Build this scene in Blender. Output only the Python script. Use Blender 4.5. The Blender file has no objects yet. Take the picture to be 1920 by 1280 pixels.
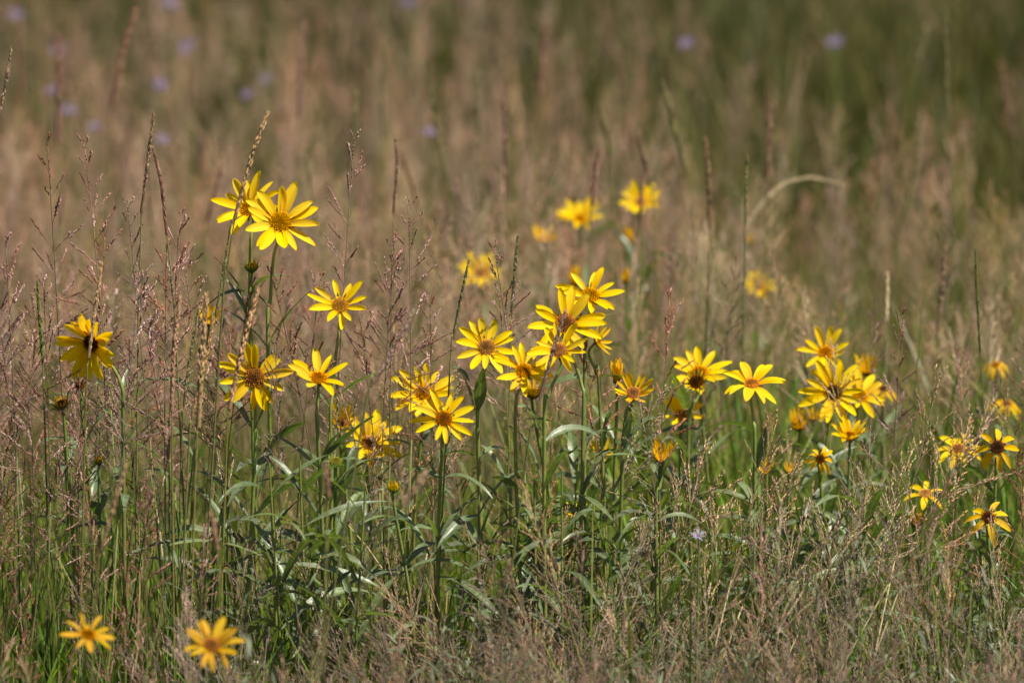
import bpy, math, random
import numpy as np
from mathutils import Vector, Matrix, Quaternion

# ------------------------------------------------------------------ camera, world, sun, exposure
scene = bpy.context.scene
CAM_H, PITCH, LENS = 1.30, math.radians(8.0), 200.0
cam_data = bpy.data.cameras.new('camera')
cam = bpy.data.objects.new('camera', cam_data)
scene.collection.objects.link(cam)
cam.location = (0, 0, CAM_H)
cam.rotation_euler = (math.radians(90) - PITCH, 0, 0)
cam_data.lens = LENS
cam_data.sensor_width = 36.0
cam_data.clip_start = 0.1
cam_data.clip_end = 2000.0
cam_data.dof.use_dof = True
cam_data.dof.focus_distance = 5.70
cam_data.dof.aperture_fstop = 4.6
cam_data.dof.aperture_blades = 9
scene.camera = cam

SUN_DIR = Vector((0.40, -0.22, 0.89)).normalized()          # towards the sun
SUN_EL = math.asin(SUN_DIR.z)
SUN_AZ = math.atan2(SUN_DIR.x, SUN_DIR.y)                    # clockwise from +Y
world = bpy.data.worlds.new('World')
scene.world = world
world.use_nodes = True
wn = world.node_tree
wn.nodes.clear()
sky = wn.nodes.new('ShaderNodeTexSky')
sky.sky_type = 'NISHITA'
sky.sun_disc = False
sky.sun_elevation = SUN_EL
sky.sun_rotation = SUN_AZ
bg = wn.nodes.new('ShaderNodeBackground')
bg.inputs['Strength'].default_value = 0.05
wo = wn.nodes.new('ShaderNodeOutputWorld')
wn.links.new(sky.outputs[0], bg.inputs[0])
wn.links.new(bg.outputs[0], wo.inputs[0])

sun_data = bpy.data.lights.new('sun', 'SUN')
sun_data.energy = 5.0
sun_data.angle = math.radians(0.53)
sun_data.color = (1.0, 0.93, 0.80)
sun = bpy.data.objects.new('sun', sun_data)
scene.collection.objects.link(sun)
sun.rotation_euler = SUN_DIR.to_track_quat('Z', 'Y').to_euler()
sun.location = (3, 1, 8)

scene.view_settings.view_transform = 'Standard'
scene.view_settings.look = 'None'
scene.view_settings.exposure = 0.84
scene.view_settings.gamma = 1.0
scene.view_settings.use_curve_mapping = False
scene.cycles.max_bounces = 6
scene.cycles.diffuse_bounces = 2
scene.cycles.glossy_bounces = 2
scene.cycles.transmission_bounces = 4
scene.cycles.sample_clamp_indirect = 4.0
scene.cycles.use_adaptive_sampling = False

rng = random.Random(7)
nrng = np.random.default_rng(11)


def P(px, py, D):
    """photo pixel (1920 x 1280) on the upright plane at ground distance D"""
    k = 36.0 / LENS / 1920.0
    a, b = (px - 960) * k, (640 - py) * k
    d = Vector((a, math.cos(PITCH) + b * math.sin(PITCH), -math.sin(PITCH) + b * math.cos(PITCH)))
    return Vector((0, 0, CAM_H)) + d * (D / d.y)


def pxm(D):
    return 36.0 / LENS / 1920.0 * D * 1.01


# ------------------------------------------------------------------ materials
def new_mat(name):
    m = bpy.data.materials.new(name)
    m.use_nodes = True
    m.node_tree.nodes.clear()
    return m, m.node_tree.nodes, m.node_tree.links


def finish(m, nodes, links, color_socket, rough, spec, transl, transl_tint=None, bump=None, sheen=0.0):
    pr = nodes.new('ShaderNodeBsdfPrincipled')
    pr.inputs['Roughness'].default_value = rough
    pr.inputs['Specular IOR Level'].default_value = spec
    pr.inputs['Sheen Weight'].default_value = sheen
    links.new(color_socket, pr.inputs['Base Color'])
    out = nodes.new('ShaderNodeOutputMaterial')
    if bump is not None:
        links.new(bump, pr.inputs['Normal'])
    if transl > 0:
        tr = nodes.new('ShaderNodeBsdfTranslucent')
        if transl_tint:
            mx = nodes.new('ShaderNodeMixRGB')
            mx.blend_type = 'MULTIPLY'
            mx.inputs[0].default_value = 1
            mx.inputs[2].default_value = (*transl_tint, 1)
            links.new(color_socket, mx.inputs[1])
            links.new(mx.outputs[0], tr.inputs[0])
        else:
            links.new(color_socket, tr.inputs[0])
        ms = nodes.new('ShaderNodeMixShader')
        ms.inputs[0].default_value = transl
        links.new(pr.outputs[0], ms.inputs[1])
        links.new(tr.outputs[0], ms.inputs[2])
        links.new(ms.outputs[0], out.inputs[0])
    else:
        links.new(pr.outputs[0], out.inputs[0])
    return m


def vary(nodes, links, sock, hue=0.02, val=0.35, sat=0.2):
    """per-object / per-plant natural colour spread"""
    oi = nodes.new('ShaderNodeObjectInfo')
    hs = nodes.new('ShaderNodeHueSaturation')
    def rng_node(lo, hi, mul):
        a = nodes.new('ShaderNodeMath'); a.operation = 'MULTIPLY'; a.inputs[1].default_value = mul
        links.new(oi.outputs['Random'], a.inputs[0])
        f = nodes.new('ShaderNodeMath'); f.operation = 'FRACT'
        links.new(a.outputs[0], f.inputs[0])
        r = nodes.new('ShaderNodeMapRange')
        r.inputs['To Min'].default_value = lo
        r.inputs['To Max'].default_value = hi
        links.new(f.outputs[0], r.inputs['Value'])
        return r.outputs['Result']
    links.new(rng_node(0.5 - hue, 0.5 + hue, 1.0), hs.inputs['Hue'])
    links.new(rng_node(1 - val, 1 + val, 7.31), hs.inputs['Value'])
    links.new(rng_node(1 - sat, 1 + sat, 3.77), hs.inputs['Saturation'])
    links.new(sock, hs.inputs['Color'])
    return hs.outputs['Color']


def col_mat(name, rough=0.55, spec=0.3, transl=0.3, tint=None, hue=0.02, val=0.3, sat=0.2, noise=0.25, nscale=300, sheen=0.0):
    """colour from the mesh's own Col attribute + noise + natural spread"""
    m, n, l = new_mat(name)
    at = n.new('ShaderNodeAttribute'); at.attribute_name = 'Col'
    tx = n.new('ShaderNodeTexNoise'); tx.inputs['Scale'].default_value = nscale
    tc = n.new('ShaderNodeTexCoord')
    l.new(tc.outputs['Object'], tx.inputs['Vector'])
    mr = n.new('ShaderNodeMapRange')
    mr.inputs['From Min'].default_value = 0.3; mr.inputs['From Max'].default_value = 0.7
    mr.inputs['To Min'].default_value = 1 - noise; mr.inputs['To Max'].default_value = 1 + noise
    l.new(tx.outputs[0], mr.inputs['Value'])
    mx = n.new('ShaderNodeMixRGB'); mx.blend_type = 'MULTIPLY'; mx.inputs[0].default_value = 1
    l.new(at.outputs['Color'], mx.inputs[1])
    l.new(mr.outputs['Result'], mx.inputs[2])
    c = vary(n, l, mx.outputs[0], hue, val, sat)
    return finish(m, n, l, c, rough, spec, transl, tint, None, sheen)


def petal_mat(name, base, tip, root):
    m, n, l = new_mat(name)
    uv = n.new('ShaderNodeUVMap'); uv.uv_map = 'UVMap'
    sp = n.new('ShaderNodeSeparateXYZ'); l.new(uv.outputs[0], sp.inputs[0])
    rp = n.new('ShaderNodeValToRGB')
    e = rp.color_ramp.elements
    e[0].position = 0.0; e[0].color = (*root, 1)
    e[1].position = 0.22; e[1].color = (*base, 1)
    e2 = e.new(1.0); e2.color = (*tip, 1)
    l.new(sp.outputs['Y'], rp.inputs[0])
    # longitudinal veins
    mp = n.new('ShaderNodeMapping'); mp.inputs['Scale'].default_value = (9.0, 0.7, 1)
    l.new(uv.outputs[0], mp.inputs['Vector'])
    tx = n.new('ShaderNodeTexNoise'); tx.inputs['Scale'].default_value = 1.6; tx.inputs['Detail'].default_value = 3
    oi = n.new('ShaderNodeObjectInfo')
    ad = n.new('ShaderNodeVectorMath'); ad.operation = 'ADD'
    sc = n.new('ShaderNodeMath'); sc.operation = 'MULTIPLY'; sc.inputs[1].default_value = 37.0
    l.new(oi.outputs['Random'], sc.inputs[0])
    l.new(mp.outputs[0], ad.inputs[0]); l.new(sc.outputs[0], ad.inputs[1])
    l.new(ad.outputs[0], tx.inputs['Vector'])
    mr = n.new('ShaderNodeMapRange')
    mr.inputs['From Min'].default_value = 0.35; mr.inputs['From Max'].default_value = 0.65
    mr.inputs['To Min'].default_value = 0.87; mr.inputs['To Max'].default_value = 1.05
    l.new(tx.outputs[0], mr.inputs['Value'])
    mx = n.new('ShaderNodeMixRGB'); mx.blend_type = 'MULTIPLY'; mx.inputs[0].default_value = 1
    l.new(rp.outputs[0], mx.inputs[1]); l.new(mr.outputs['Result'], mx.inputs[2])
    c = vary(n, l, mx.outputs[0], 0.008, 0.08, 0.03)
    bp = n.new('ShaderNodeBump'); bp.inputs['Strength'].default_value = 0.35; bp.inputs['Distance'].default_value = 0.0008
    l.new(tx.outputs[0], bp.inputs['Height'])
    return finish(m, n, l, c, 0.55, 0.10, 0.48, (1.0, 0.90, 0.5), bp.outputs[0])


def leaf_mat(name, base, rib):
    m, n, l = new_mat(name)
    uv = n.new('ShaderNodeUVMap'); uv.uv_map = 'UVMap'
    sp = n.new('ShaderNodeSeparateXYZ'); l.new(uv.outputs[0], sp.inputs[0])
    ab = n.new('ShaderNodeMath'); ab.operation = 'SUBTRACT'; ab.inputs[1].default_value = 0.5
    l.new(sp.outputs['X'], ab.inputs[0])
    ab2 = n.new('ShaderNodeMath'); ab2.operation = 'ABSOLUTE'; l.new(ab.outputs[0], ab2.inputs[0])
    rp = n.new('ShaderNodeValToRGB')
    e = rp.color_ramp.elements
    e[0].position = 0.0; e[0].color = (*rib, 1)
    e[1].position = 0.07; e[1].color = (*base, 1)
    l.new(ab2.outputs[0], rp.inputs[0])
    tc = n.new('ShaderNodeTexCoord')
    tx = n.new('ShaderNodeTexNoise'); tx.inputs['Scale'].default_value = 180; tx.inputs['Detail'].default_value = 4
    l.new(tc.outputs['Object'], tx.inputs['Vector'])
    mr = n.new('ShaderNodeMapRange')
    mr.inputs['From Min'].default_value = 0.3; mr.inputs['From Max'].default_value = 0.7
    mr.inputs['To Min'].default_value = 0.72; mr.inputs['To Max'].default_value = 1.25
    l.new(tx.outputs[0], mr.inputs['Value'])
    mx = n.new('ShaderNodeMixRGB'); mx.blend_type = 'MULTIPLY'; mx.inputs[0].default_value = 1
    l.new(rp.outputs[0], mx.inputs[1]); l.new(mr.outputs['Result'], mx.inputs[2])
    c = vary(n, l, mx.outputs[0], 0.015, 0.25, 0.15)
    bp = n.new('ShaderNodeBump'); bp.inputs['Strength'].default_value = 0.5; bp.inputs['Distance'].default_value = 0.001
    l.new(tx.outputs[0], bp.inputs['Height'])
    return finish(m, n, l, c, 0.40, 0.50, 0.32, (1.15, 1.35, 0.3), bp.outputs[0], 0.0)


M_PETAL = petal_mat('yellow_petal', (0.92, 0.605, 0.003), (0.95, 0.675, 0.004), (0.83, 0.46, 0.003))
M_PETAL_OR = petal_mat('orange_yellow_petal', (0.87, 0.50, 0.005), (0.89, 0.58, 0.008), (0.72, 0.33, 0.004))
M_PETAL_DIM = petal_mat('aged_petal', (0.66, 0.37, 0.012), (0.70, 0.43, 0.02), (0.55, 0.26, 0.01))  # yellow petal made duller: darkening of the front edge put into the colour
M_PETAL_DRY = petal_mat('withered_petal', (0.055, 0.025, 0.018), (0.07, 0.03, 0.025), (0.04, 0.02, 0.015))
M_LILAC = petal_mat('lilac_petal', (0.46, 0.36, 0.78), (0.52, 0.42, 0.85), (0.45, 0.38, 0.6))
M_PALE = petal_mat('pale_lilac_petal', (0.52, 0.46, 0.68), (0.58, 0.52, 0.75), (0.5, 0.45, 0.6))
M_LEAF = leaf_mat('grey_green_leaf', (0.120, 0.158, 0.072), (0.23, 0.26, 0.14))
M_STEM = col_mat('flower_stem', 0.5, 0.35, 0.12, None, 0.02, 0.15, 0.1, 0.2, 200)
M_DISC = col_mat('disc_florets', 0.9, 0.0, 0.1, None, 0.01, 0.15, 0.1, 0.25, 500)
M_SPIKE = col_mat('spike_seed_head', 0.75, 0.1, 0.15, None, 0.01, 0.12, 0.1, 0.3, 400)
M_PINK = col_mat('pink_panicle', 0.55, 0.22, 0.25, None, 0.010, 0.3, 0.2, 0.25, 400)
M_TAN = col_mat('tan_panicle', 0.55, 0.22, 0.14, None, 0.02, 0.3, 0.2, 0.25, 400)
M_BLADE = col_mat('grass_blade', 0.45, 0.25, 0.26, (1.1, 1.2, 0.5), 0.03, 0.35, 0.15, 0.2, 60)
M_HERB = col_mat('herb_leaf', 0.5, 0.45, 0.25, (1.1, 1.2, 0.5), 0.02, 0.3, 0.15, 0.2, 150)


def ground_mat():
    m, n, l = new_mat('soil_and_thatch')
    tc = n.new('ShaderNodeTexCoord')
    a = n.new('ShaderNodeTexNoise'); a.inputs['Scale'].default_value = 25; a.inputs['Detail'].default_value = 6
    l.new(tc.outputs['Object'], a.inputs['Vector'])
    rp = n.new('ShaderNodeValToRGB')
    e = rp.color_ramp.elements
    e[0].position = 0.3; e[0].color = (0.030, 0.022, 0.012, 1)
    e[1].position = 0.7; e[1].color = (0.075, 0.070, 0.028, 1)
    l.new(a.outputs[0], rp.inputs[0])
    bp = n.new('ShaderNodeBump'); bp.inputs['Strength'].default_value = 0.8; bp.inputs['Distance'].default_value = 0.02
    l.new(a.outputs[0], bp.inputs['Height'])
    return finish(m, n, l, rp.outputs[0], 0.9, 0.1, 0, None, bp.outputs[0])


# ------------------------------------------------------------------ mesh helpers
class MB:
    def __init__(self):
        self.v, self.f, self.c, self.uv = [], [], [], []

    def add(self, verts, faces, col, uv=None):
        o = len(self.v)
        self.v.extend([tuple(x) for x in verts])
        self.f.extend([tuple(i + o for i in q) for q in faces])
        if isinstance(col, list):
            self.c.extend(col)
        else:
            self.c.extend([col] * len(verts))
        self.uv.extend(uv if uv else [(0.5, 0.5)] * len(verts))

    def mesh(self, name, mat, smooth=True):
        me = bpy.data.meshes.new(name)
        me.from_pydata(self.v, [], self.f)
        at = me.color_attributes.new('Col', 'FLOAT_COLOR', 'POINT')
        arr = np.ones((len(self.v), 4), dtype=np.float32)
        arr[:, :3] = np.array([c[:3] for c in self.c], dtype=np.float32)
        at.data.foreach_set('color', arr.ravel())
        ul = me.uv_layers.new(name='UVMap')
        li = np.empty(len(me.loops), dtype=np.int32)
        me.loops.foreach_get('vertex_index', li)
        ul.data.foreach_set('uv', np.array(self.uv, dtype=np.float32)[li].ravel())
        if smooth:
            me.polygons.foreach_set('use_smooth', [True] * len(me.polygons))
        me.materials.append(mat)
        me.update()
        return me

    # tube along points
    def tube(self, pts, radii, col, sides=5, cap=True):
        pts = [Vector(p) for p in pts]
        n = len(pts)
        verts, faces, cols = [], [], []
        ref = Vector((1, 0.13, 0.07)).normalized()
        for i, p in enumerate(pts):
            t = (pts[min(i + 1, n - 1)] - pts[max(i - 1, 0)])
            t = t.normalized() if t.length > 1e-9 else Vector((0, 0, 1))
            a = ref - t * ref.dot(t)
            if a.length < 1e-4:
                a = Vector((0, 1, 0)) - t * t.y
            a.normalize()
            b = t.cross(a)
            for k in range(sides):
                th = 2 * math.pi * k / sides
                verts.append(p + (a * math.cos(th) + b * math.sin(th)) * radii[i])
                cols.append(col[i] if isinstance(col, list) else col)
        for i in range(n - 1):
            for k in range(sides):
                k2 = (k + 1) % sides
                faces.append((i * sides + k, i * sides + k2, (i + 1) * sides + k2, (i + 1) * sides + k))
        if cap:
            faces.append(tuple(range((n - 1) * sides, n * sides)))
        self.add(verts, faces, cols)

    # small pointed seed / spikelet: 4-sided spindle
    def spindle(self, p, d, length, width, col, flat=0.6):
        d = Vector(d).normalized()
        a = d.cross(Vector((0.31, 0.2, 0.93)))
        if a.length < 1e-3:
            a = d.cross(Vector((1, 0, 0)))
        a.normalize()
        b = d.cross(a)
        p = Vector(p)
        m = p + d * length * 0.42
        w = width * 0.5
        vs = [p, m + a * w, m + b * w * flat, m - a * w, m - b * w * flat, p + d * length]
        fs = [(0, 2, 1), (0, 3, 2), (0, 4, 3), (0, 1, 4), (5, 1, 2), (5, 2, 3), (5, 3, 4), (5, 4, 1)]
        self.add(vs, fs, col)

    # ribbon blade
    def blade(self, pts, widths, side, col, fold=0.0):
        pts = [Vector(p) for p in pts]
        n = len(pts)
        vs, fs, cs = [], [], []
        for i, p in enumerate(pts):
            t = (pts[min(i + 1, n - 1)] - pts[max(i - 1, 0)]).normalized()
            s = side - t * side.dot(t)
            s.normalize()
            vs += [p - s * widths[i] / 2, p + s * widths[i] / 2]
            c = col[i] if isinstance(col, list) else col
            cs += [c, c]
        for i in range(n - 1):
            fs.append((2 * i, 2 * i + 1, 2 * i + 3, 2 * i + 2))
        self.add(vs, fs, cs)


def catmull(pts, per=6):
    pts = [Vector(p) for p in pts]
    ext = [pts[0] * 2 - pts[1]] + pts + [pts[-1] * 2 - pts[-2]]
    out = []
    for i in range(1, len(ext) - 2):
        p0, p1, p2, p3 = ext[i - 1:i + 3]
        for k in range(per):
            t = k / per
            out.append(0.5 * ((2 * p1) + (p2 - p0) * t + (2 * p0 - 5 * p1 + 4 * p2 - p3) * t * t + (3 * p1 - p0 - 3 * p2 + p3) * t ** 3))
    out.append(pts[-1])
    return out


def link(name, data, parent=None):
    o = bpy.data.objects.new(name, data)
    scene.collection.objects.link(o)
    if parent is not None:
        o.parent = parent
    return o


def thing(name, loc, label, cat, group=None):
    o = link(name, None)
    o.empty_display_size = 0.02
    o.location = loc
    o['label'] = label
    o['category'] = cat
    if group:
        o['group'] = group
    return o


def mixc(a, b, t):
    return tuple(a[i] * (1 - t) + b[i] * t for i in range(3))


def jit(c, v, r=rng):
    k = 1 + r.uniform(-v, v)
    return tuple(max(0, x * k) for x in c)


# ------------------------------------------------------------------ ground
gb = MB()
N = 24
gv, gf = [], []
xs = [-400, -60, -15] + [-5 + 10 * i / N for i in range(N + 1)] + [15, 60, 400]
ys = [-400, -60, -10, 0, 2] + [4 + 16 * i / 30 for i in range(31)] + [30, 80, 600]
for y in ys:
    for x in xs:
        z = 0.012 * math.sin(x * 3.1 + y * 1.7) + 0.010 * math.sin(y * 4.3 - x * 2.2) - 0.02
        gv.append((x, y, z))
for j in range(len(ys) - 1):
    for i in range(len(xs) - 1):
        a = j * len(xs) + i
        gf.append((a, a + 1, a + 1 + len(xs), a + len(xs)))
gb.add(gv, gf, (0.05, 0.045, 0.02))
ground = link('ground', gb.mesh('ground', ground_mat()))
ground['kind'] = 'structure'
ground['label'] = 'dark soil and thatch under the meadow grass'

# ------------------------------------------------------------------ flower pieces
PT = [0, .12, .3, .5, .7, .86, .95, 1.0]
PW = [.50, .70, .92, 1.0, .92, .66, .40, .05]


def petal_mesh(name, mat, half_w, bend, twist, cup, notch=False, r=rng):
    mb = MB()
    vs, uv, fs = [], [], []
    S = [-1, -.5, 0, .5, 1]
    wob = r.uniform(-0.05, 0.05)
    for i, t in enumerate(PT):
        w = half_w * PW[i]
        zc = bend[0] * t + bend[1] * t * t + bend[2] * t ** 3
        tw = twist * t
        for s in S:
            x = t
            if notch and t > 0.9 and abs(s) < 0.6:
                x -= 0.035
            y = s * w + wob * math.sin(t * 3.0)
            z = cup * (s * s) * half_w - (0.06 * half_w if abs(s) == .5 else 0) * math.sin(math.pi * t)
            y2 = y * math.cos(tw) - z * math.sin(tw)
            z2 = y * math.sin(tw) + z * math.cos(tw)
            vs.append((x, y2, z2 + zc))
            uv.append((s * 0.5 + 0.5, t))
    for i in range(len(PT) - 1):
        for k in range(4):
            a = i * 5 + k
            fs.append((a, a + 5, a + 6, a + 1))
    mb.add(vs, fs, (1, 1, 1), uv)
    return mb.mesh(name, mat)


def petal_set(mat, hw, bends, tag):
    out = []
    for i, b in enumerate(bends):
        out.append(petal_mesh('petal', mat, hw * rng.uniform(.9, 1.1), b, rng.uniform(-.3, .3), rng.uniform(.12, .5), rng.random() < .35))
    return out


OPEN_B = [(.10, -.10, -.06), (.05, .05, -.16), (.16, -.22, 0), (.0, .12, -.10), (.12, -.05, -.16), (.08, -.25, .05), (.02, .16, -.04), (.1, -.1, -.14)]
PET = {
    'wide': petal_set(M_PETAL, 0.166, OPEN_B, 'w'),
    'narrow': petal_set(M_PETAL, 0.136, OPEN_B, 'n'),
    'young': petal_set(M_PETAL_OR, 0.125, [(0, .10, 0), (0, .16, -.05), (.02, .05, .05), (0, .2, -.1), (.0, .08, .0)], 'y'),
    'droop': petal_set(M_PETAL_OR, 0.175, [(.10, -.5, -.15), (.05, -.35, -.25), (.16, -.7, 0), (.0, -.3, -.30), (.25, -.8, -.05)], 'd'),
    'droopy': petal_set(M_PETAL, 0.175, [(.15, -.4, -.15), (.15, -.25, -.25), (.26, -.6, 0), (.1, -.2, -.30), (.25, -.6, -.05)], 'd'),
    'aged': petal_set(M_PETAL_DIM, 0.135, [(.15, -.3, -.1), (.1, .15, -.3), (.2, -.5, .1), (0, .25, -.2), (.2, -.1, -.35)], 'a'),
    'withered': petal_set(M_PETAL_DRY, 0.11, [(.1, -.6, -.2), (.1, -.9, .2), (.2, -.4, -.5)], 'x'),
    'pale': petal_set(M_PALE, 0.075, [(.05, -.05, 0), (0, .1, -.1), (.1, -.2, 0)], 'p'),
    'lilac': petal_set(M_LILAC, 0.11, [(.05, -.05, 0), (0, .1, -.1), (.1, -.2, 0)], 'l'),
}


def disc_mesh(dark, orange):
    mb = MB()
    rings, seg = 5, 14
    vs, fs, cs = [], [], []
    for i in range(rings + 1):
        a = (math.pi / 2) * i / rings
        rr, z = math.sin(a), math.cos(a) * 0.45
        for k in range(seg):
            th = 2 * math.pi * k / seg
            vs.append((rr * math.cos(th), rr * math.sin(th), z))
            cs.append(mixc(dark, orange, 0.25 * i / rings))
    for i in range(rings):
        for k in range(seg):
            k2 = (k + 1) % seg
            fs.append((i * seg + k, (i + 1) * seg + k, (i + 1) * seg + k2, i * seg + k2))
    mb.add(vs, fs, cs)
    nfl = 95
    for q in range(nfl):
        rr = math.sqrt((q + 0.5) / nfl) * 0.97
        th = q * 2.39996
        z = math.sqrt(max(0, 1 - rr * rr)) * 0.45
        nrm = Vector((rr * math.cos(th) * .8, rr * math.sin(th) * .8, .55 + z)).normalized()
        p = Vector((rr * math.cos(th), rr * math.sin(th), z - .03))
        ripe = rr + rng.uniform(-.25, .25)
        c = mixc(dark, orange, min(1, max(0.12, (ripe - .25) * 1.7)))
        c = jit(c, .3)
        L = rng.uniform(.16, .30) * (0.75 + 0.4 * rr)
        mb.spindle(p, nrm + Vector((rng.uniform(-.3, .3), rng.uniform(-.3, .3), 0)), L, 0.13, c, 1.0)
    return mb.mesh('disc', M_DISC)


DISC = {
    'orange': [disc_mesh((.16, .055, .006), (.92, .43, .008)) for _ in range(3)],
    'brown': [disc_mesh((.07, .025, .006), (.74, .31, .008)) for _ in range(2)],
    'dark': [disc_mesh((.022, .010, .005), (.30, .11, .010))],
    'green': [disc_mesh((.06, .07, .008), (.45, .36, .02))],
    'lilac': [disc_mesh((.15, .1, .2), (.4, .3, .3))],
}


def calyx_mesh(nb, flare, blen, depth=0.55):
    """green cup under the head with a ring of pointed bracts"""
    mb = MB()
    g1, g2 = (.035, .07, .015), (.085, .15, .03)
    prof = [(.16, -depth - .12), (.30, -depth), (.75, -depth * .55), (.98, -.08), (1.0, .02)]
    mb.tube([(0, 0, z) for _, z in prof], [r for r, _ in prof], [mixc(g1, g2, i / 4) for i in range(5)], 12, True)
    for ring in range(2):
        for k in range(nb):
            th = 2 * math.pi * (k + .5 * ring) / nb + rng.uniform(-.1, .1)
            d = Vector((math.cos(th), math.sin(th), 0))
            r0, z0 = (.72, -depth * .55) if ring == 0 else (.96, -.1)
            a = flare + rng.uniform(-.25, .25) - (0.35 * ring)
            L = blen * rng.uniform(.8, 1.2)
            p0 = d * r0 + Vector((0, 0, z0))
            p1 = p0 + (d * math.sin(a) + Vector((0, 0, math.cos(a)))) * L * .5
            p2 = p1 + (d * math.sin(a + .4) + Vector((0, 0, math.cos(a + .4)))) * L * .5
            mb.blade([p0, (p0 + p1) / 2, p1, p2], [.22, .30, .24, .03], Vector((-d.y, d.x, 0)), jit(g2, .25))
    return mb.mesh('flower_head', M_STEM)


CAL_OPEN = [calyx_mesh(9, 1.2, .75) for _ in range(2)]
CAL_YOUNG = [calyx_mesh(10, 1.0, 1.1, .7) for _ in range(2)]
CAL_BUD = [calyx_mesh(11, .75, 1.15, .8) for _ in range(2)]


def build_head(plant, center, n, R, style, rnd):
    """center: head centre relative to the plant base; n facing; R tip radius in metres"""
    st = dict(cup=14, pet='wide', num=13, disc='orange', rd=.27, cal=CAL_OPEN)
    st.update(style)
    cup = math.radians(st['cup'])
    rd = st['rd'] * R
    if 'rdm' in st:
        rd = st['rdm']
    L = max(0.004, (R - rd * .85) / max(.25, math.cos(cup))) * st.get('lk', 1.0)
    z = n.normalized()
    up = Vector((0, 0, 1))
    x = up.cross(z)
    x = x.normalized() if x.length > 1e-3 else Vector((1, 0, 0))
    y = z.cross(x)
    rot = Matrix((x, y, z)).transposed().to_4x4()
    head = link('flower_head', rnd.choice(st['cal']), plant)
    head.matrix_basis = Matrix.Translation(center) @ rot @ Matrix.Scale(rd, 4)
    d = link('disc', rnd.choice(DISC[st['disc']]), head)
    d.matrix_basis = Matrix.Rotation(rnd.uniform(0, 6), 4, 'Z')
    meshes = PET[st['pet']]
    ph = st.get('phase', rnd.uniform(0, 6.28))
    skip = st.get('skip', ())
    for k in range(st['num']):
        th = ph + 2 * math.pi * k / st['num'] + rnd.uniform(-.17, .17)
        deg = math.degrees(th) % 360
        if any(a <= deg <= b for a, b in skip):
            continue
        lift = cup + rnd.uniform(-.24, .24) * st.get('jit', 1.0) + (0.07 if k % 2 else -0.05)
        lift += st.get('fold', 0.0) * math.sin(th)
        s = L / rd * rnd.uniform(.78, 1.12)
        p = link('petal', rnd.choice(meshes), head)
        p.matrix_basis = (Matrix.Rotation(th, 4, 'Z') @ Matrix.Translation((.84, 0, .02 + (.05 if k % 2 else 0)))
                          @ Matrix.Rotation(-lift, 4, 'Y') @ Matrix.Rotation(rnd.uniform(-.22, .22), 4, 'X')
                          @ Matrix.Diagonal((s, s * rnd.uniform(.88, 1.12), s, 1)))
    return rd


def leaf_mesh(p0, p1, arch, width, roll, droop_tip=0.0, fold=0.35):
    """lance-shaped leaf from p0 to p1, arching by `arch` metres"""
    p0, p1 = Vector(p0), Vector(p1)
    c = (p0 + p1) / 2 + Vector((0, 0, 1)) * arch
    T = [0, .08, .2, .35, .5, .65, .8, .92, 1.0]
    W = [.18, .42, .78, 1.0, .98, .82, .55, .26, .02]
    vs, fs, uv = [], [], []
    hd = (p1 - p0)
    side0 = hd.cross(Vector((0, 0, 1)))
    side0 = side0.normalized() if side0.length > 1e-4 else Vector((1, 0, 0))
    ph = rng.uniform(0, 6)
    for i, t in enumerate(T):
        p = p0 * (1 - t) ** 2 + c * 2 * t * (1 - t) + p1 * t * t
        tg = ((c - p0) * (1 - t) + (p1 - c) * t)
        tg = tg.normalized() if tg.length > 1e-6 else Vector((0, 0, 1))
        s = side0 - tg * side0.dot(tg)
        s.normalize()
        s.rotate(Quaternion(tg, roll + 0.5 * droop_tip * t))
        nn = s.cross(tg)
        w = width / 2 * W[i]
        for q in (-1, -.5, 0, .5, 1):
            vs.append(p + s * (q * w) + nn * (fold * abs(q) * w) + nn * (0.06 * width * math.sin(t * 9 + ph) * q))
            uv.append((q * .5 + .5, t))
    for i in range(len(T) - 1):
        for k in range(4):
            a = i * 5 + k
            fs.append((a, a + 5, a + 6, a + 1))
    mb = MB()
    mb.add(vs, fs, (1, 1, 1), uv)
    return mb.mesh('leaf', M_LEAF)


STEM_G, STEM_Y, STEM_R = (.15, .22, .04), (.23, .24, .06), (.20, .14, .06)


def build_stem(plant, pts, r0, r1):
    mb = MB()
    n = len(pts)
    mb.tube(pts, [r1 + (r0 - r1) * i / (n - 1) for i in range(n)],
            [mixc(STEM_G, STEM_Y, .5 + .5 * math.sin(i * .7)) for i in range(n)], 6)
    return link('stem', mb.mesh('stem', M_STEM), plant)


def stem_leaves(plant, pts, rnd, start, step, count, size, width):
    """opposite leaf pairs down a stem; pts run from the head to the base"""
    acc = [0]
    for i in range(1, len(pts)):
        acc.append(acc[-1] + (pts[i] - pts[i - 1]).length)
    d, k = start, 0
    yaw = rnd.uniform(0, 3.14)
    while k < count and d < acc[-1] - .02:
        i = next(j for j in range(len(acc)) if acc[j] >= d)
        p = pts[i]
        for sgn in (0, math.pi):
            a = yaw + sgn + rnd.uniform(-.4, .4)
            L = size * rnd.uniform(.65, 1.15) * (.7 + .3 * min(1, k / 2))
            elev = rnd.uniform(-.45, .95)
            tip = p + Vector((math.cos(a) * math.cos(elev), math.sin(a) * math.cos(elev), math.sin(elev))) * L
            link('leaf', leaf_mesh(p, tip, L * rnd.uniform(.12, .48), width * rnd.uniform(.75, 1.15), rnd.uniform(-.5, .5), rnd.uniform(-1, 1)), plant)
        yaw += 1.57 + rnd.uniform(-.3, .3)
        d += step * rnd.uniform(.75, 1.25)
        k += 1


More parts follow.
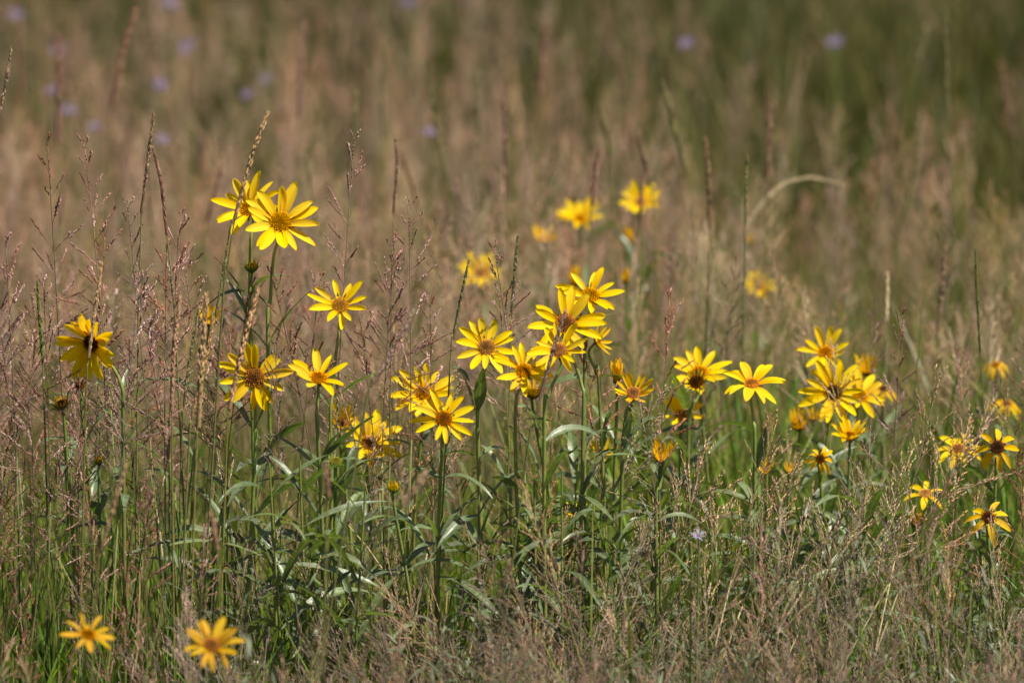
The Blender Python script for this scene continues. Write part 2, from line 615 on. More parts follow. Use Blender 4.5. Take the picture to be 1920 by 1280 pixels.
def flower_plant(spec):
    """spec: px, py, R(px), D, az, el, style, label ; optional via, leaves, extra heads"""
    rnd = random.Random(int(spec['px'] * 31 + spec['py']))
    D = spec['D']
    k = pxm(D)
    hc = P(spec['px'], spec['py'], D)
    via = [P(a, b, D) for a, b in spec.get('via', [])]
    low = via[-1] if via else hc
    base = Vector((low.x + rnd.uniform(-.025, .025), D + rnd.uniform(.0, .04), 0))
    plant = thing(spec.get('name', 'yellow_wildflower'), base, spec['label'], spec.get('cat', 'flower'), spec.get('group'))
    az, el = math.radians(spec.get('az', 0)), math.radians(spec.get('el', 40))
    n = Vector((math.sin(az) * math.cos(el), -math.cos(az) * math.cos(el), math.sin(el)))
    R = spec['R'] * k * 1.06
    rd = build_head(plant, hc - base, n, R, spec.get('style', {}), rnd)
    neck = hc - n * rd * .55
    below = neck - n * .007 + Vector((0, 0, -.009))
    off = neck.y - D
    via = [v + Vector((0, off * (1 - i / max(1, len(via))), 0)) for i, v in enumerate(via)]
    via = [v for v in via if v.z < below.z - .012]
    mids = via if via else [Vector(((hc.x * .6 + base.x * .4) + rnd.uniform(-.02, .02), D + .015, hc.z * .55))]
    pts = [q - base for q in catmull([neck, below] + mids + [base], 6)]
    rs = spec.get('stem', 1.0)
    build_stem(plant, pts, .0021 * rs, .0013 * rs)
    if spec.get('nl', 3) > 0:
        stem_leaves(plant, pts, rnd, spec.get('l0', rnd.uniform(.045, .085)), .055, spec.get('nl', 4), spec.get('ls', .095), spec.get('lw', .0100))
    for lf in spec.get('leaves', []):
        (x0, y0), (x1, y1) = lf[0], lf[1]
        dd = lf[2] if len(lf) > 2 else 0
        arch = lf[3] if len(lf) > 3 else 10
        wd = lf[4] if len(lf) > 4 else 22
        p0 = P(x0, y0, D) - base
        p1 = P(x1, y1, D + dd) - base
        link('leaf', leaf_mesh(p0, p1, arch * k, wd * k, rnd.uniform(-.2, .2), 0), plant)
    for ex in spec.get('heads', []):
        c2 = P(ex['px'], ex['py'], ex.get('D', D))
        a2, e2 = math.radians(ex.get('az', 0)), math.radians(ex.get('el', 60))
        n2 = Vector((math.sin(a2) * math.cos(e2), -math.cos(a2) * math.cos(e2), math.sin(e2)))
        rd2 = build_head(plant, c2 - base, n2, ex['R'] * k, ex.get('style', {}), rnd)
        j = P(*ex['join'], D)
        nk = c2 - n2 * rd2 * .6
        q = [s - base for s in catmull([nk, nk - n2 * .01 + Vector((0, 0, -.008)), j], 5)]
        mb = MB(); mb.tube(q, [.0011] * len(q), STEM_G, 5)
        link('stem', mb.mesh('stem', M_STEM), plant)
    return plant


YOUNG = dict(pet='young', cup=52, num=14, disc='brown', rd=.38, cal=CAL_YOUNG, jit=.6)
CUP = dict(pet='young', cup=68, num=13, disc='brown', rd=.45, cal=CAL_YOUNG, jit=.5)
BUD = dict(pet='young', cup=84, num=12, disc='green', rd=.72, cal=CAL_BUD, lk=.5, jit=.8)
DROOP = dict(pet='droop', cup=-10, num=10, disc='dark', rd=.26)
NARROW = dict(pet='narrow', num=13)

FL = [
    # upper left pair
    dict(px=525, py=418, R=74, D=5.64, az=6, el=38, style=dict(num=14, cup=20, phase=.25, disc='orange'), label='sharp yellow flower in front of its twin atop the tallest pair', via=[(513, 480), (507, 560), (503, 690)], nl=4, l0=.30,
         heads=[dict(px=472, py=502, R=17, az=-10, el=75, style=BUD, join=(505, 572))],
         leaves=[((505, 640), (583, 545), -.03, 14, 11), ((506, 700), (540, 560), 0, 0, 9), ((500, 650), (420, 580), .02, 16, 14)]),
    dict(px=468, py=392, R=64, D=5.70, az=-24, el=42, style=dict(num=14, cup=18, disc='orange'), label='yellow flower half hidden behind its twin, a tan grass spike across it', via=[(470, 450), (468, 560), (470, 640)], l0=.10, nl=4,
         leaves=[((462, 560), (402, 482), .0, 10, 13), ((466, 600), (420, 520), .02, 18, 12)]),
    dict(px=638, py=573, R=57, D=5.64, az=2, el=36, style=dict(num=11, cup=16, pet='narrow', phase=.1), label='star-shaped yellow flower alone on a straight stem below the tall pair', via=[(633, 640), (623, 735), (620, 860)], l0=.16, nl=4,
         leaves=[((630, 745), (728, 692), -.02, 12, 20), ((615, 690), (560, 712), .0, 14, 8), ((622, 770), (560, 700), 0, 4, 16)]),
    dict(px=477, py=707, R=68, D=5.58, az=2, el=12, style=dict(num=14, cup=8, disc='brown', phase=.1), label='broad yellow flower facing forward with a bent brown stalk across its petals', via=[(478, 800), (476, 900)], l0=.09, nl=4,
         leaves=[((470, 800), (398, 700), .05, 10, 24), ((480, 800), (540, 690), 0, 10, 22)]),
    dict(px=597, py=710, R=58, D=5.60, az=4, el=60, style=dict(num=9, cup=22, phase=.2), label='open yellow flower with few petals and one upright, on a bare straight stem', via=[(594, 780), (598, 860)], l0=.16, nl=3,
         leaves=[((600, 870), (655, 800), -.02, 24, 20), ((596, 880), (500, 812), .02, 20, 14), ((603, 865), (700, 780), -.04, 6, 26)]),
    dict(px=172, py=643, R=64, D=5.60, az=-30, el=-8, style=dict(num=19, cup=24, disc='dark', rd=.25, pet='wide', fold=.12), label='nodding ragged yellow flower on a curved stem among pink grass', via=[(196, 630), (217, 660), (226, 720), (231, 840)], l0=.10, nl=3,
         leaves=[((226, 745), (172, 725), -.02, 34, 12), ((228, 740), (240, 690), .02, 8, 10), ((232, 830), (150, 880), 0, 20, 14), ((232, 830), (310, 870), 0, 22, 14)]),
    dict(px=115, py=758, R=17, D=5.62, az=-20, el=55, style=dict(BUD, disc='brown', pet='young'), cat='flower bud', label='small closed yellow bud below the nodding ragged flower', nl=2, ls=.07),
    dict(px=150, py=722, R=20, D=5.68, az=0, el=30, style=dict(pet='withered', cup=10, num=8, disc='dark', rd=.4), label='withered dark brown flower head behind the nodding yellow flower', name='withered_flower', nl=2, ls=.07,
         leaves=[((150, 760), (98, 737), 0, 14, 11)]),
    dict(px=392, py=603, R=24, D=5.76, az=12, el=58, style=dict(CUP, cup=58), label='half-opened orange-yellow flower hidden behind tan grass spikes', nl=3),
    # centre left
    dict(px=795, py=738, R=62, D=5.78, az=2, el=40, style=dict(num=14, cup=16, phase=.12), label='yellow flower partly covered by the narrow-petalled flower below it', nl=4),
    dict(px=832, py=786, R=58, D=5.58, az=8, el=38, style=dict(num=13, cup=12, pet='narrow', disc='brown'), label='narrow-petalled yellow flower speckled by thin grass shadows, lower of two overlapping', nl=4, l0=.06),
    dict(px=692, py=832, R=56, D=5.80, az=22, el=38, style=dict(num=12, cup=30, disc='orange'), label='soft yellow flower behind long curved leaves, orange bud beside it', nl=3),
    dict(px=640, py=796, R=30, D=5.74, az=12, el=46, style=YOUNG, label='young orange-yellow flower next to a curled grey-green leaf', nl=4),
    dict(px=630, py=866, R=15, D=5.62, az=10, el=60, style=dict(BUD, disc='green', lk=.25), cat='flower bud', label='dark green closed bud under the young orange flower', nl=2),
    dict(px=738, py=916, R=15, D=5.56, az=-8, el=70, style=dict(BUD, rd=.65), cat='flower bud', label='closed yellow-brown bud low in the green leaves', nl=3),
    dict(px=185, py=866, R=11, D=5.62, az=0, el=70, style=dict(BUD, rd=.65), cat='flower bud', label='tiny orange bud low in the pink grass', nl=1, ls=.05),
    # centre cluster
    dict(px=912, py=652, R=58, D=5.64, az=4, el=32, style=dict(num=13, cup=14, phase=.2, disc='brown'), label='separate yellow flower with a wide leaf below, left edge of the crowded cluster', via=[(900, 745), (897, 860)], nl=3, stem=1.1, l0=.11,
         leaves=[((897, 770), (905, 690), -.03, 0, 24), ((890, 770), (862, 690), .0, 5, 24), ((880, 715), (845, 685), .03, 12, 12)]),
    dict(px=982, py=696, R=58, D=5.60, az=0, el=46, style=dict(num=13, cup=16, pet='narrow', disc='orange'), label='yellow flower with uneven narrow petals, lowest open one of the crowded cluster', via=[(972, 750), (966, 830)], nl=4, l0=.09),
    dict(px=1060, py=608, R=70, D=5.66, az=10, el=30, style=dict(num=13, cup=14, disc='brown', phase=.35), label='largest yellow flower of the crowded cluster, brown stalk in front', via=[(1090, 720), (1093, 830)], nl=4, l0=.12),
    dict(px=1048, py=658, R=56, D=5.58, az=-14, el=42, style=dict(num=13, cup=14, pet='narrow', disc='orange'), label='yellow flower with domed orange centre crossed by the brown stalk', via=[(1030, 740), (1020, 830)], nl=4, l0=.08),
    dict(px=1107, py=556, R=60, D=5.70, az=2, el=48, style=dict(num=12, cup=18, phase=.5), label='topmost yellow flower of the crowded cluster with spread upright petals', via=[(1098, 640), (1096, 760)], nl=4, l0=.12,
         leaves=[((1095, 600), (1155, 590), -.02, 8, 12)]),
    dict(px=1120, py=640, R=34, D=5.76, az=70, el=22, style=dict(num=11, cup=30, pet='young'), label='yellow flower seen edge-on behind the crowded cluster', via=[(1118, 700), (1125, 760)], nl=3),
    dict(px=1000, py=738, R=29, D=5.74, az=0, el=68, style=dict(CUP, cup=50), label='cupped orange-yellow flower tucked beneath the crowded cluster', nl=3),
    dict(px=1187, py=738, R=40, D=5.64, az=8, el=42, style=dict(YOUNG, cup=34, num=15, rd=.33), label='neat young orange-yellow flower with pointed petals and dark centre', via=[(1178, 790), (1168, 850)], nl=4, l0=.05,
         leaves=[((1168, 845), (1184, 775), -.02, 0, 18), ((1175, 850), (1235, 790), -.03, 6, 9)]),
    dict(px=1157, py=716, R=16, D=5.76, az=0, el=85, style=dict(CUP, cup=80), label='small upright yellow tuft behind the neat young flower', nl=2),
    dict(px=1241, py=862, R=24, D=5.58, az=4, el=70, style=dict(CUP, cup=64, num=15), label='half-opened orange flower like a crown, ring of green bracts below', via=[(1236, 920), (1230, 980)], nl=2, l0=.05,
         leaves=[((1232, 870), (1135, 855), -.01, 18, 16), ((1222, 905), (1225, 980), 0, 0, 12)]),
    dict(px=1132, py=848, R=28, D=5.78, az=-10, el=45, style=dict(num=8, cup=35, pet='wide'), label='bright yellow petals showing low between leaves left of the crown-like flower', nl=3),
    dict(px=1078, py=965, R=24, D=5.72, az=0, el=70, style=dict(num=8, cup=45, pet='wide'), label='yellow flower nearly buried in leaves and dry grass', nl=3),
    # right of centre
    dict(px=1312, py=700, R=58, D=5.92, az=0, el=52, style=dict(num=12, cup=20), label='wide yellow flower standing behind a smaller dark-centred one', nl=3,
         leaves=[((1300, 800), (1255, 690), -.1, 10, 20)]),
    dict(px=1306, py=716, R=24, D=5.84, az=-15, el=28, style=dict(YOUNG, cup=38, num=14, disc='dark', rd=.55), label='small dark-centred yellow flower with green bracts before a wider one', via=[(1300, 760), (1290, 860)], nl=2, l0=.06,
         leaves=[((1290, 850), (1300, 740), 0, 0, 20)]),
    dict(px=1410, py=721, R=54, D=5.74, az=4, el=62, style=dict(num=12, cup=20, pet='droopy'), label='yellow flower with drooping petal tips standing apart on a bare stem', via=[(1413, 790), (1415, 880)], nl=2, l0=.10,
         leaves=[((1420, 880), (1440, 790), -.02, 0, 18)]),
    dict(px=1279, py=780, R=38, D=5.92, az=5, el=55, style=dict(num=13, cup=36, rd=.33), label='bright yellow flower split by a broad green leaf in front', nl=3),
    dict(px=1563, py=736, R=64, D=5.88, az=4, el=26, style=dict(num=15, cup=14, disc='dark', rd=.24, pet='narrow'), label='large dark-centred yellow flower in front of the paired flowers beside the open grass', nl=4),
    dict(px=1549, py=662, R=52, D=6.04, az=-4, el=44, style=dict(num=10, cup=24), label='yellow flower rising behind the large dark-centred one', nl=3),
    dict(px=1612, py=742, R=54, D=6.00, az=18, el=48, style=dict(num=11, cup=14), label='yellow flower spreading out below the large dark-centred one', nl=3),
    dict(px=1626, py=698, R=26, D=6.20, az=0, el=80, style=dict(CUP, cup=62), label='upright orange cup-shaped flower beside the large dark-centred one', nl=2),
    dict(px=1656, py=730, R=32, D=6.22, az=10, el=65, style=dict(DROOP), label='drooping orange flower beyond the large dark-centred one', nl=2),
    dict(px=1594, py=818, R=34, D=5.84, az=2, el=62, style=dict(num=13, cup=42, pet='wide', rd=.36), label='shallow yellow cup-shaped flower below the large dark-centred one', nl=3),
    dict(px=1498, py=800, R=25, D=6.08, az=-5, el=70, style=dict(CUP, cup=58), label='soft yellow half-opened flower low in the grass', nl=3,
         heads=[dict(px=1524, py=784, R=18, D=6.14, az=15, el=70, style=dict(CUP, cup=55), join=(1505, 850))]),
    dict(px=1538, py=860, R=32, D=5.78, az=4, el=24, style=dict(DROOP, num=9), label='orange flower with curled-back petals and dark centre among dry grass', nl=3),
    dict(px=1436, py=884, R=20, D=5.84, az=-10, el=50, style=dict(num=7, cup=50, pet='wide'), label='folded yellow flower peeking over dry grass', nl=2),
    dict(px=1480, py=884, R=14, D=5.86, az=10, el=60, style=dict(num=6, cup=62, pet='young'), label='narrow orange flower peeking over dry grass beside a folded yellow one', nl=2),
    # far right
    dict(px=1797, py=842, R=47, D=5.90, az=-8, el=58, style=dict(num=10, cup=10, pet='droopy'), label='yellow flower with drooping petals beside a dark green grass spike', nl=3),
    dict(px=1870, py=838, R=48, D=5.70, az=0, el=24, style=dict(DROOP, num=8), label='old orange flower with hanging petals and dark centre', nl=3),
    dict(px=1735, py=926, R=43, D=5.84, az=0, el=60, style=dict(num=6, cup=5, pet='droopy'), label='yellow flower with five or six sparse petals low in grass', nl=2),
    dict(px=1717, py=982, R=16, D=5.84, az=0, el=60, style=dict(BUD, rd=.6, lk=.8), cat='flower bud', label='round orange bud below the sparse-petalled flower', nl=2),
    dict(px=1853, py=970, R=46, D=5.62, az=0, el=40, style=dict(DROOP, num=7), label='wilting orange flower with petals hanging like a skirt', nl=3),
    dict(px=1866, py=684, R=30, D=6.30, az=-10, el=68, style=dict(DROOP, disc='brown'), label='flat orange flower farthest along the grass edge, next to the tall green spike', nl=2),
    dict(px=1888, py=757, R=31, D=6.24, az=10, el=62, style=dict(DROOP, disc='brown'), label='shaggy orange flower with petals hanging round a brown centre', nl=2),
    # farther, out of focus
    dict(px=1424, py=538, R=33, D=6.85, az=0, el=48, style=dict(num=11, cup=22), label='lone blurred yellow flower far back in open brown grass', nl=2),
    dict(px=900, py=512, R=43, D=6.80, az=0, el=46, style=dict(num=13, cup=14), label='blurred wide yellow flower behind a thin olive grass spike', nl=2),
    dict(px=1023, py=450, R=28, D=6.75, az=0, el=70, style=dict(CUP, cup=45), label='blurred orange cup-shaped flower left of two yellow ones far back', nl=2),
    dict(px=1087, py=412, R=41, D=6.95, az=0, el=58, style=dict(num=13, cup=34), label='blurred yellow bowl-shaped flower between two others far back', nl=2),
    dict(px=1200, py=380, R=38, D=6.85, az=0, el=42, style=dict(num=13, cup=24), label='highest blurred yellow flower, a dark grass stalk across it', nl=2),
    dict(px=1178, py=458, R=15, D=6.95, az=0, el=80, style=dict(BUD, rd=.5, lk=.9), cat='flower bud', label='small blurred orange bud below the highest blurred flower', nl=1),
    dict(px=1078, py=532, R=17, D=6.6, az=0, el=60, style=dict(BUD, rd=.5, lk=.9), cat='flower bud', label='blurred orange bud just behind the crowded flower cluster', nl=1),
    dict(px=1173, py=528, R=12, D=6.5, az=0, el=70, style=dict(BUD, rd=.55, lk=.9), cat='flower bud', label='tiny blurred orange bud beside the crowded cluster top', nl=1),
    dict(px=1405, py=456, R=9, D=7.2, az=0, el=80, style=dict(BUD, rd=.55, lk=.9), cat='flower bud', label='tiny orange bud far back above the lone blurred flower', nl=1),
    # foreground
    dict(px=165, py=1190, R=48, D=5.04, az=25, el=56, style=dict(num=12, cup=14, disc='brown', pet='aged', jit=2.0), label='smaller of two low yellow flowers in the front green grass', nl=2, ls=.06),
    dict(px=397, py=1210, R=57, D=5.0, az=12, el=44, style=dict(num=14, cup=16, disc='brown', pet='aged', jit=2.0), label='larger of two low yellow flowers in the front green grass', nl=2, ls=.06),
]
for s in FL:
    flower_plant(s)

# small lilac daisy in the front tangle, lilac flowers far behind
flower_plant(dict(px=1310, py=1004, R=16, D=5.42, az=0, el=55, name='lilac_daisy', style=dict(pet='pale', num=14, cup=15, disc='lilac', rd=.22), label='tiny pale lilac daisy caught in the dry grass tangle', nl=0, stem=.6))
for (x, y, D, r) in [(300, 160, 8.3, 15), (178, 240, 8.0, 14), (465, 178, 8.6, 13), (810, 248, 8.0, 14), (100, 170, 8.5, 13), (130, 210, 8.6, 14), (108, 93, 9.0, 14), (352, 88, 9.0, 15),
                     (305, 262, 8.2, 11), (30, 30, 9.2, 15), (318, 8, 9.6, 15), (1287, 83, 8.8, 14), (1567, 80, 9.0, 15), (500, 150, 8.8, 12), (768, 4, 9.6, 13)]:
    flower_plant(dict(px=x, py=y, R=r * 1.05, D=D - .3, az=rng.uniform(-30, 30), el=rng.uniform(25, 60), name='lilac_wildflower', group='lilac flowers in the far brown grass' if x < 600 else 'lilac flowers before the dark far grass' if x > 1000 else 'lone lilac flowers above the star flower',
                      style=dict(pet='lilac', num=9, cup=25, disc='lilac', rd=.4), label='small lilac wildflower far back in the brown grass' if x < 600 else 'lone lilac wildflower before the dark green far grass' if x > 1000 else 'lone lilac wildflower above the star flower', nl=0, stem=.7))

# leafy shoots of the same plant without a flower
for i in range(26):
    px = rng.choice([rng.uniform(380, 760), rng.uniform(560, 1250), rng.uniform(860, 1300), rng.uniform(1250, 1900)])
    D = rng.uniform(5.48, 5.85)
    top = P(px, rng.uniform(800, 940), D)
    if px > 1250:
        D = rng.uniform(5.66, 5.9)
        top = P(px, rng.uniform(900, 980), D)
    where = ('round the forward-facing broad flower' if px < 560 else 'between the star flower and the overlapping pair' if px < 860
             else 'under the crowded cluster' if px < 1250 else 'in the tan tangle')
    base = Vector((top.x + rng.uniform(-.02, .02), D, 0))
    t = thing('leafy_shoot', base, 'flowerless shoot with long grey-green leaves ' + where, 'plant', 'leafy shoots ' + where)
    pts = [q - base for q in catmull([top, (top + base) / 2 + Vector((rng.uniform(-.01, .01), 0, 0)), base], 6)]
    build_stem(t, pts, .002, .001)
    stem_leaves(t, pts, rng, .004, .036, 5, rng.uniform(.08, .13), .0095)

# ------------------------------------------------------------------ grass pieces
def spike_head(mb, pts, width, cols, rnd, dens=1.0):
    """dense seed spike: overlapping spikelets round the axis"""
    n = len(pts)
    L = sum((pts[i + 1] - pts[i]).length for i in range(n - 1))
    cnt = int(L / (width * .13) * dens)
    mb.tube(pts, [width * (.34 - .2 * i / n) for i in range(n)], cols[0], 6)
    for i in range(cnt):
        t = i / cnt
        f = t * (n - 1)
        a = int(f); b = min(a + 1, n - 1)
        p = pts[a].lerp(pts[b], f - a)
        tg = (pts[min(a + 1, n - 1)] - pts[max(a - 1, 0)]).normalized()
        u = tg.cross(Vector((.3, .8, .1))).normalized()
        v = tg.cross(u)
        th = i * 2.4 + rnd.uniform(-.4, .4)
        o = u * math.cos(th) + v * math.sin(th)
        env = (.45 + .65 * math.sin(math.pi * min(1, .12 + .85 * t)))
        c = jit(rnd.choice(cols), .14, rnd)
        mb.spindle(p + o * width * .12 * env, tg + o * rnd.uniform(.03, .22), width * rnd.uniform(1.1, 1.8), width * .46 * env, c, .8)


TANC = [(.36, .215, .105), (.31, .18, .085), (.41, .26, .135)]
BRNC2 = [(.28, .17, .10), (.23, .135, .08), (.33, .21, .13)]
BRNC = [(.20, .12, .07), (.30, .20, .11), (.10, .06, .05)]
OLIC = [(.14, .14, .05), (.22, .19, .08), (.09, .08, .04)]
REDC = [(.22, .11, .08), (.30, .17, .12), (.16, .08, .06)]
PALC2 = [(.42, .33, .20), (.47, .37, .23), (.37, .28, .16)]
PALC = [(.55, .46, .28), (.62, .52, .34), (.48, .38, .22)]
GRNC = [(.09, .13, .03), (.12, .15, .04), (.06, .08, .02)]


def spike(label, D, head, width, cols, stem=(), group=None, stemcol=None, bend=0.0, name='grass_spike'):
    """head: pixel points tip -> bottom; stem: further pixel points"""
    rnd = random.Random(int(head[0][0] * 7 + head[0][1]))
    k = pxm(D)
    hp = [P(a, b, D) for a, b in head]
    sp = [P(a, b, D) for a, b in stem]
    last = sp[-1] if sp else hp[-1]
    prev = (sp[-2] if len(sp) > 1 else hp[-2 if not sp else -1])
    slope = (last - prev)
    dx = slope.x / max(.02, -slope.z) * last.z * .6
    base = Vector((last.x + max(-.12, min(.12, dx)), D + .01, 0))
    t = thing(name, base, label, 'grass spike', group)
    curve = catmull(hp[::-1] if len(hp) > 2 else [hp[1], (hp[0] + hp[1]) / 2, hp[0]], 8)
    mb = MB()
    spike_head(mb, [q - base for q in curve], width * k, cols, rnd)
    link('seed_head', mb.mesh('seed_head', M_SPIKE), t)
    sc = stemcol or mixc(cols[1], (.17, .20, .05), .7)
    pts = [q - base for q in catmull([hp[-1]] + sp + [base], 8)]
    mb = MB(); mb.tube(pts, [.0007 + .0005 * i / len(pts) for i in range(len(pts))], sc, 5)
    link('stem', mb.mesh('stem', M_SPIKE), t)
    return t


spike('knobbly brown grass spike leaning, highest near the lilac flowers', 5.58, [(20, 98), (10, 160), (-2, 215)], 8, BRNC, [(-8, 300)])
spike('knobbly dark brown grass spike standing between two pink panicles', 5.64, [(287, 222), (276, 310), (265, 400)], 9, BRNC, [(262, 520), (258, 700)])
spike('smooth brown grass spike bending beside the knobbly dark one', 5.70, [(288, 282), (303, 350), (313, 440)], 9, REDC, [(322, 530), (332, 680)])
spike('long tan grass spike curving in front of the tall flower pair', 5.52, [(500, 218), (470, 300), (440, 410)], 11, [(.30, .18, .095), (.27, .16, .08), (.34, .21, .115)], [(426, 500), (416, 590)])
spike('slender green grass spike leaning left of the tall flower pair', 5.60, [(433, 418), (420, 500), (404, 590)], 6, OLIC, [(385, 680)])
spike('bent tan grass spike crossing the forward-facing broad flower', 5.46, [(482, 552), (455, 650), (430, 765)], 13, TANC, [(424, 860)])
spike('straight tan grass spike left of the clustered tan spikes', 5.46, [(337, 565), (326, 660), (322, 770)], 11, TANC, [(323, 900)])
spike('thick tan grass spike in front of the hidden orange flower', 5.42, [(386, 562), (378, 680), (372, 800)], 14, TANC, [(366, 900)])
spike('thinner tan grass spike touching the thick tan one', 5.48, [(400, 600), (380, 700), (360, 780)], 9, TANC, [(352, 880)])
spike('olive grass spike leaning behind the thick tan one', 5.6, [(372, 580), (355, 680), (345, 760)], 8, OLIC, [(340, 860)])
spike('tan grass spike standing across the nodding ragged flower', 5.50, [(190, 500), (178, 580), (166, 670)], 9, TANC, [(160, 790)])
spike('short green grass spike left of the nodding ragged flower', 5.62, [(70, 532), (74, 600), (80, 680)], 8, GRNC, [(84, 800)])
spike('tan grass spike low between the curved tan stalks', 5.5, [(292, 742), (306, 800), (316, 860)], 9, BRNC, [(322, 940)])
spike('thin brown wavy grass spike behind the small pink panicle', 6.1, [(742, 268), (744, 310), (738, 400)], 8, BRNC, [(738, 520)])
spike('thin olive grass spike in front of the blurred wide yellow flower', 5.66, [(878, 492), (866, 550), (850, 630)], 8, OLIC, [(842, 720)])
spike('knobbly olive grass spike between blurred flower and crowded cluster', 5.84, [(970, 448), (965, 510), (959, 590)], 9, OLIC, [(956, 700)])
spike('bare brown stalk rising in front of the crowded cluster', 5.44, [(1058, 588), (1036, 660), (1012, 745)], 10, [(.20, .13, .09), (.15, .09, .07), (.24, .16, .12)], [(1000, 800), (985, 870)])
spike('slanting brown stalk between star flower and overlapping pair', 5.34, [(772, 588), (735, 660), (700, 720)], 11, [(.26, .18, .12), (.2, .13, .1), (.3, .22, .16)], [(680, 790)])
spike('tall dark green grass spike beside the drooping flowers', 5.94, [(1829, 470), (1832, 560), (1838, 660)], 7, GRNC, [(1845, 780), (1850, 920)])
spike('brown grass spike in the grass left of the tall green spike', 6.35, [(1772, 470), (1766, 540), (1758, 620)], 10, BRNC, [(1755, 720)])
spike('pale short grass spike before the brown grass', 6.3, [(1664, 520), (1663, 560), (1662, 600)], 9, PALC, [(1660, 700)])
spike('cream dry grass stem arching over in the far grass', 6.85, [(1576, 346), (1520, 335), (1476, 345), (1438, 374), (1408, 416), (1392, 470)], 10, PALC2, [(1386, 560)], name='arching_grass_stem')
spike('thick tan grass spike leaning in the front pink tangle', 5.14, [(236, 876), (214, 945), (190, 1030)], 10, BRNC2, [(180, 1120)])
spike('stubby fat tan grass spike leaning over low green leaves', 5.02, [(792, 895), (776, 920), (758, 946)], 16, BRNC2, [(700, 1030)])
spike('stubby fat tan grass spike standing in the front green grass', 5.06, [(399, 972), (403, 1000), (408, 1030)], 14, BRNC2, [(412, 1100)])
spike('dark stubby grass spike beside the young orange flower leaves', 5.06, [(612, 880), (614, 905), (616, 930)], 13, REDC, [(612, 1020)])
FARG = 'grass spikes far back'
FARX = []
for i in range(30):
    qx, qy, ql = rng.uniform(20, 1900), rng.uniform(30, 340), rng.uniform(-30, 30)
    hl = rng.uniform(70, 150)
    FARX.append((8.2 - qy / 230 + rng.uniform(-.2, .3), [(qx, qy), (qx + ql * .4, qy + hl * .5), (qx + ql, qy + hl)], rng.uniform(7, 11), rng.choice([REDC, BRNC, OLIC, OLIC]), [(qx + ql * 1.5, qy + hl + 90)]))
for D, h, w, c, st in [
    (7.0, [(252, 28), (230, 100), (210, 200)], 12, REDC, [(204, 280)]), (7.3, [(571, 52), (566, 130), (560, 220)], 12, REDC, [(558, 300)]),
    (6.8, [(668, 178), (663, 240), (657, 320)], 11, OLIC, [(655, 400)]), (6.8, [(1244, 165), (1262, 230), (1284, 310)], 12, OLIC, [(1300, 400)]),
    (7.0, [(1126, 205), (1134, 245), (1146, 290)], 11, OLIC, [(1152, 360)]), (6.9, [(1773, 20), (1774, 120), (1776, 230)], 8, OLIC, [(1785, 350), (1790, 520)]),
    (6.8, [(1444, 200), (1442, 260), (1440, 330)], 11, REDC, [(1438, 420)]), (7.5, [(1024, 48), (1016, 110), (1010, 180)], 12, REDC, [(1008, 280)]),
    (6.7, [(944, 195), (948, 280), (950, 370)], 10, REDC, [(955, 460)]), (6.7, [(1200, 258), (1208, 300), (1220, 350)], 12, BRNC, [(1226, 420)]),
    (6.5, [(1122, 290), (1116, 330), (1110, 385)], 11, REDC, [(1106, 460)]), (6.5, [(1324, 268), (1328, 340), (1331, 430)], 11, BRNC, [(1332, 520)]),
    (6.2, [(1401, 298), (1399, 350), (1398, 420)], 8, OLIC, [(1396, 500)]), (7.0, [(798, 120), (816, 220), (836, 330)], 11, OLIC, [(846, 420)]),
    (7.0, [(112, 78), (110, 160), (108, 270)], 12, REDC, [(108, 360)]), (6.9, [(752, 290), (770, 340), (784, 390)], 10, BRNC, [(792, 460)]),
    (6.5, [(1205, 330), (1203, 370), (1201, 430)], 8, BRNC, [(1200, 500)]), (7.3, [(722, 90), (716, 170), (720, 260)], 9, OLIC, [(722, 340)])] + FARX:
    cn = 'reddish brown' if c is REDC else 'olive' if c is OLIC else 'dark brown'
    spike('blurred %s grass spike rising from the far grass' % cn, D, h, w, c, st, cn + ' ' + FARG)


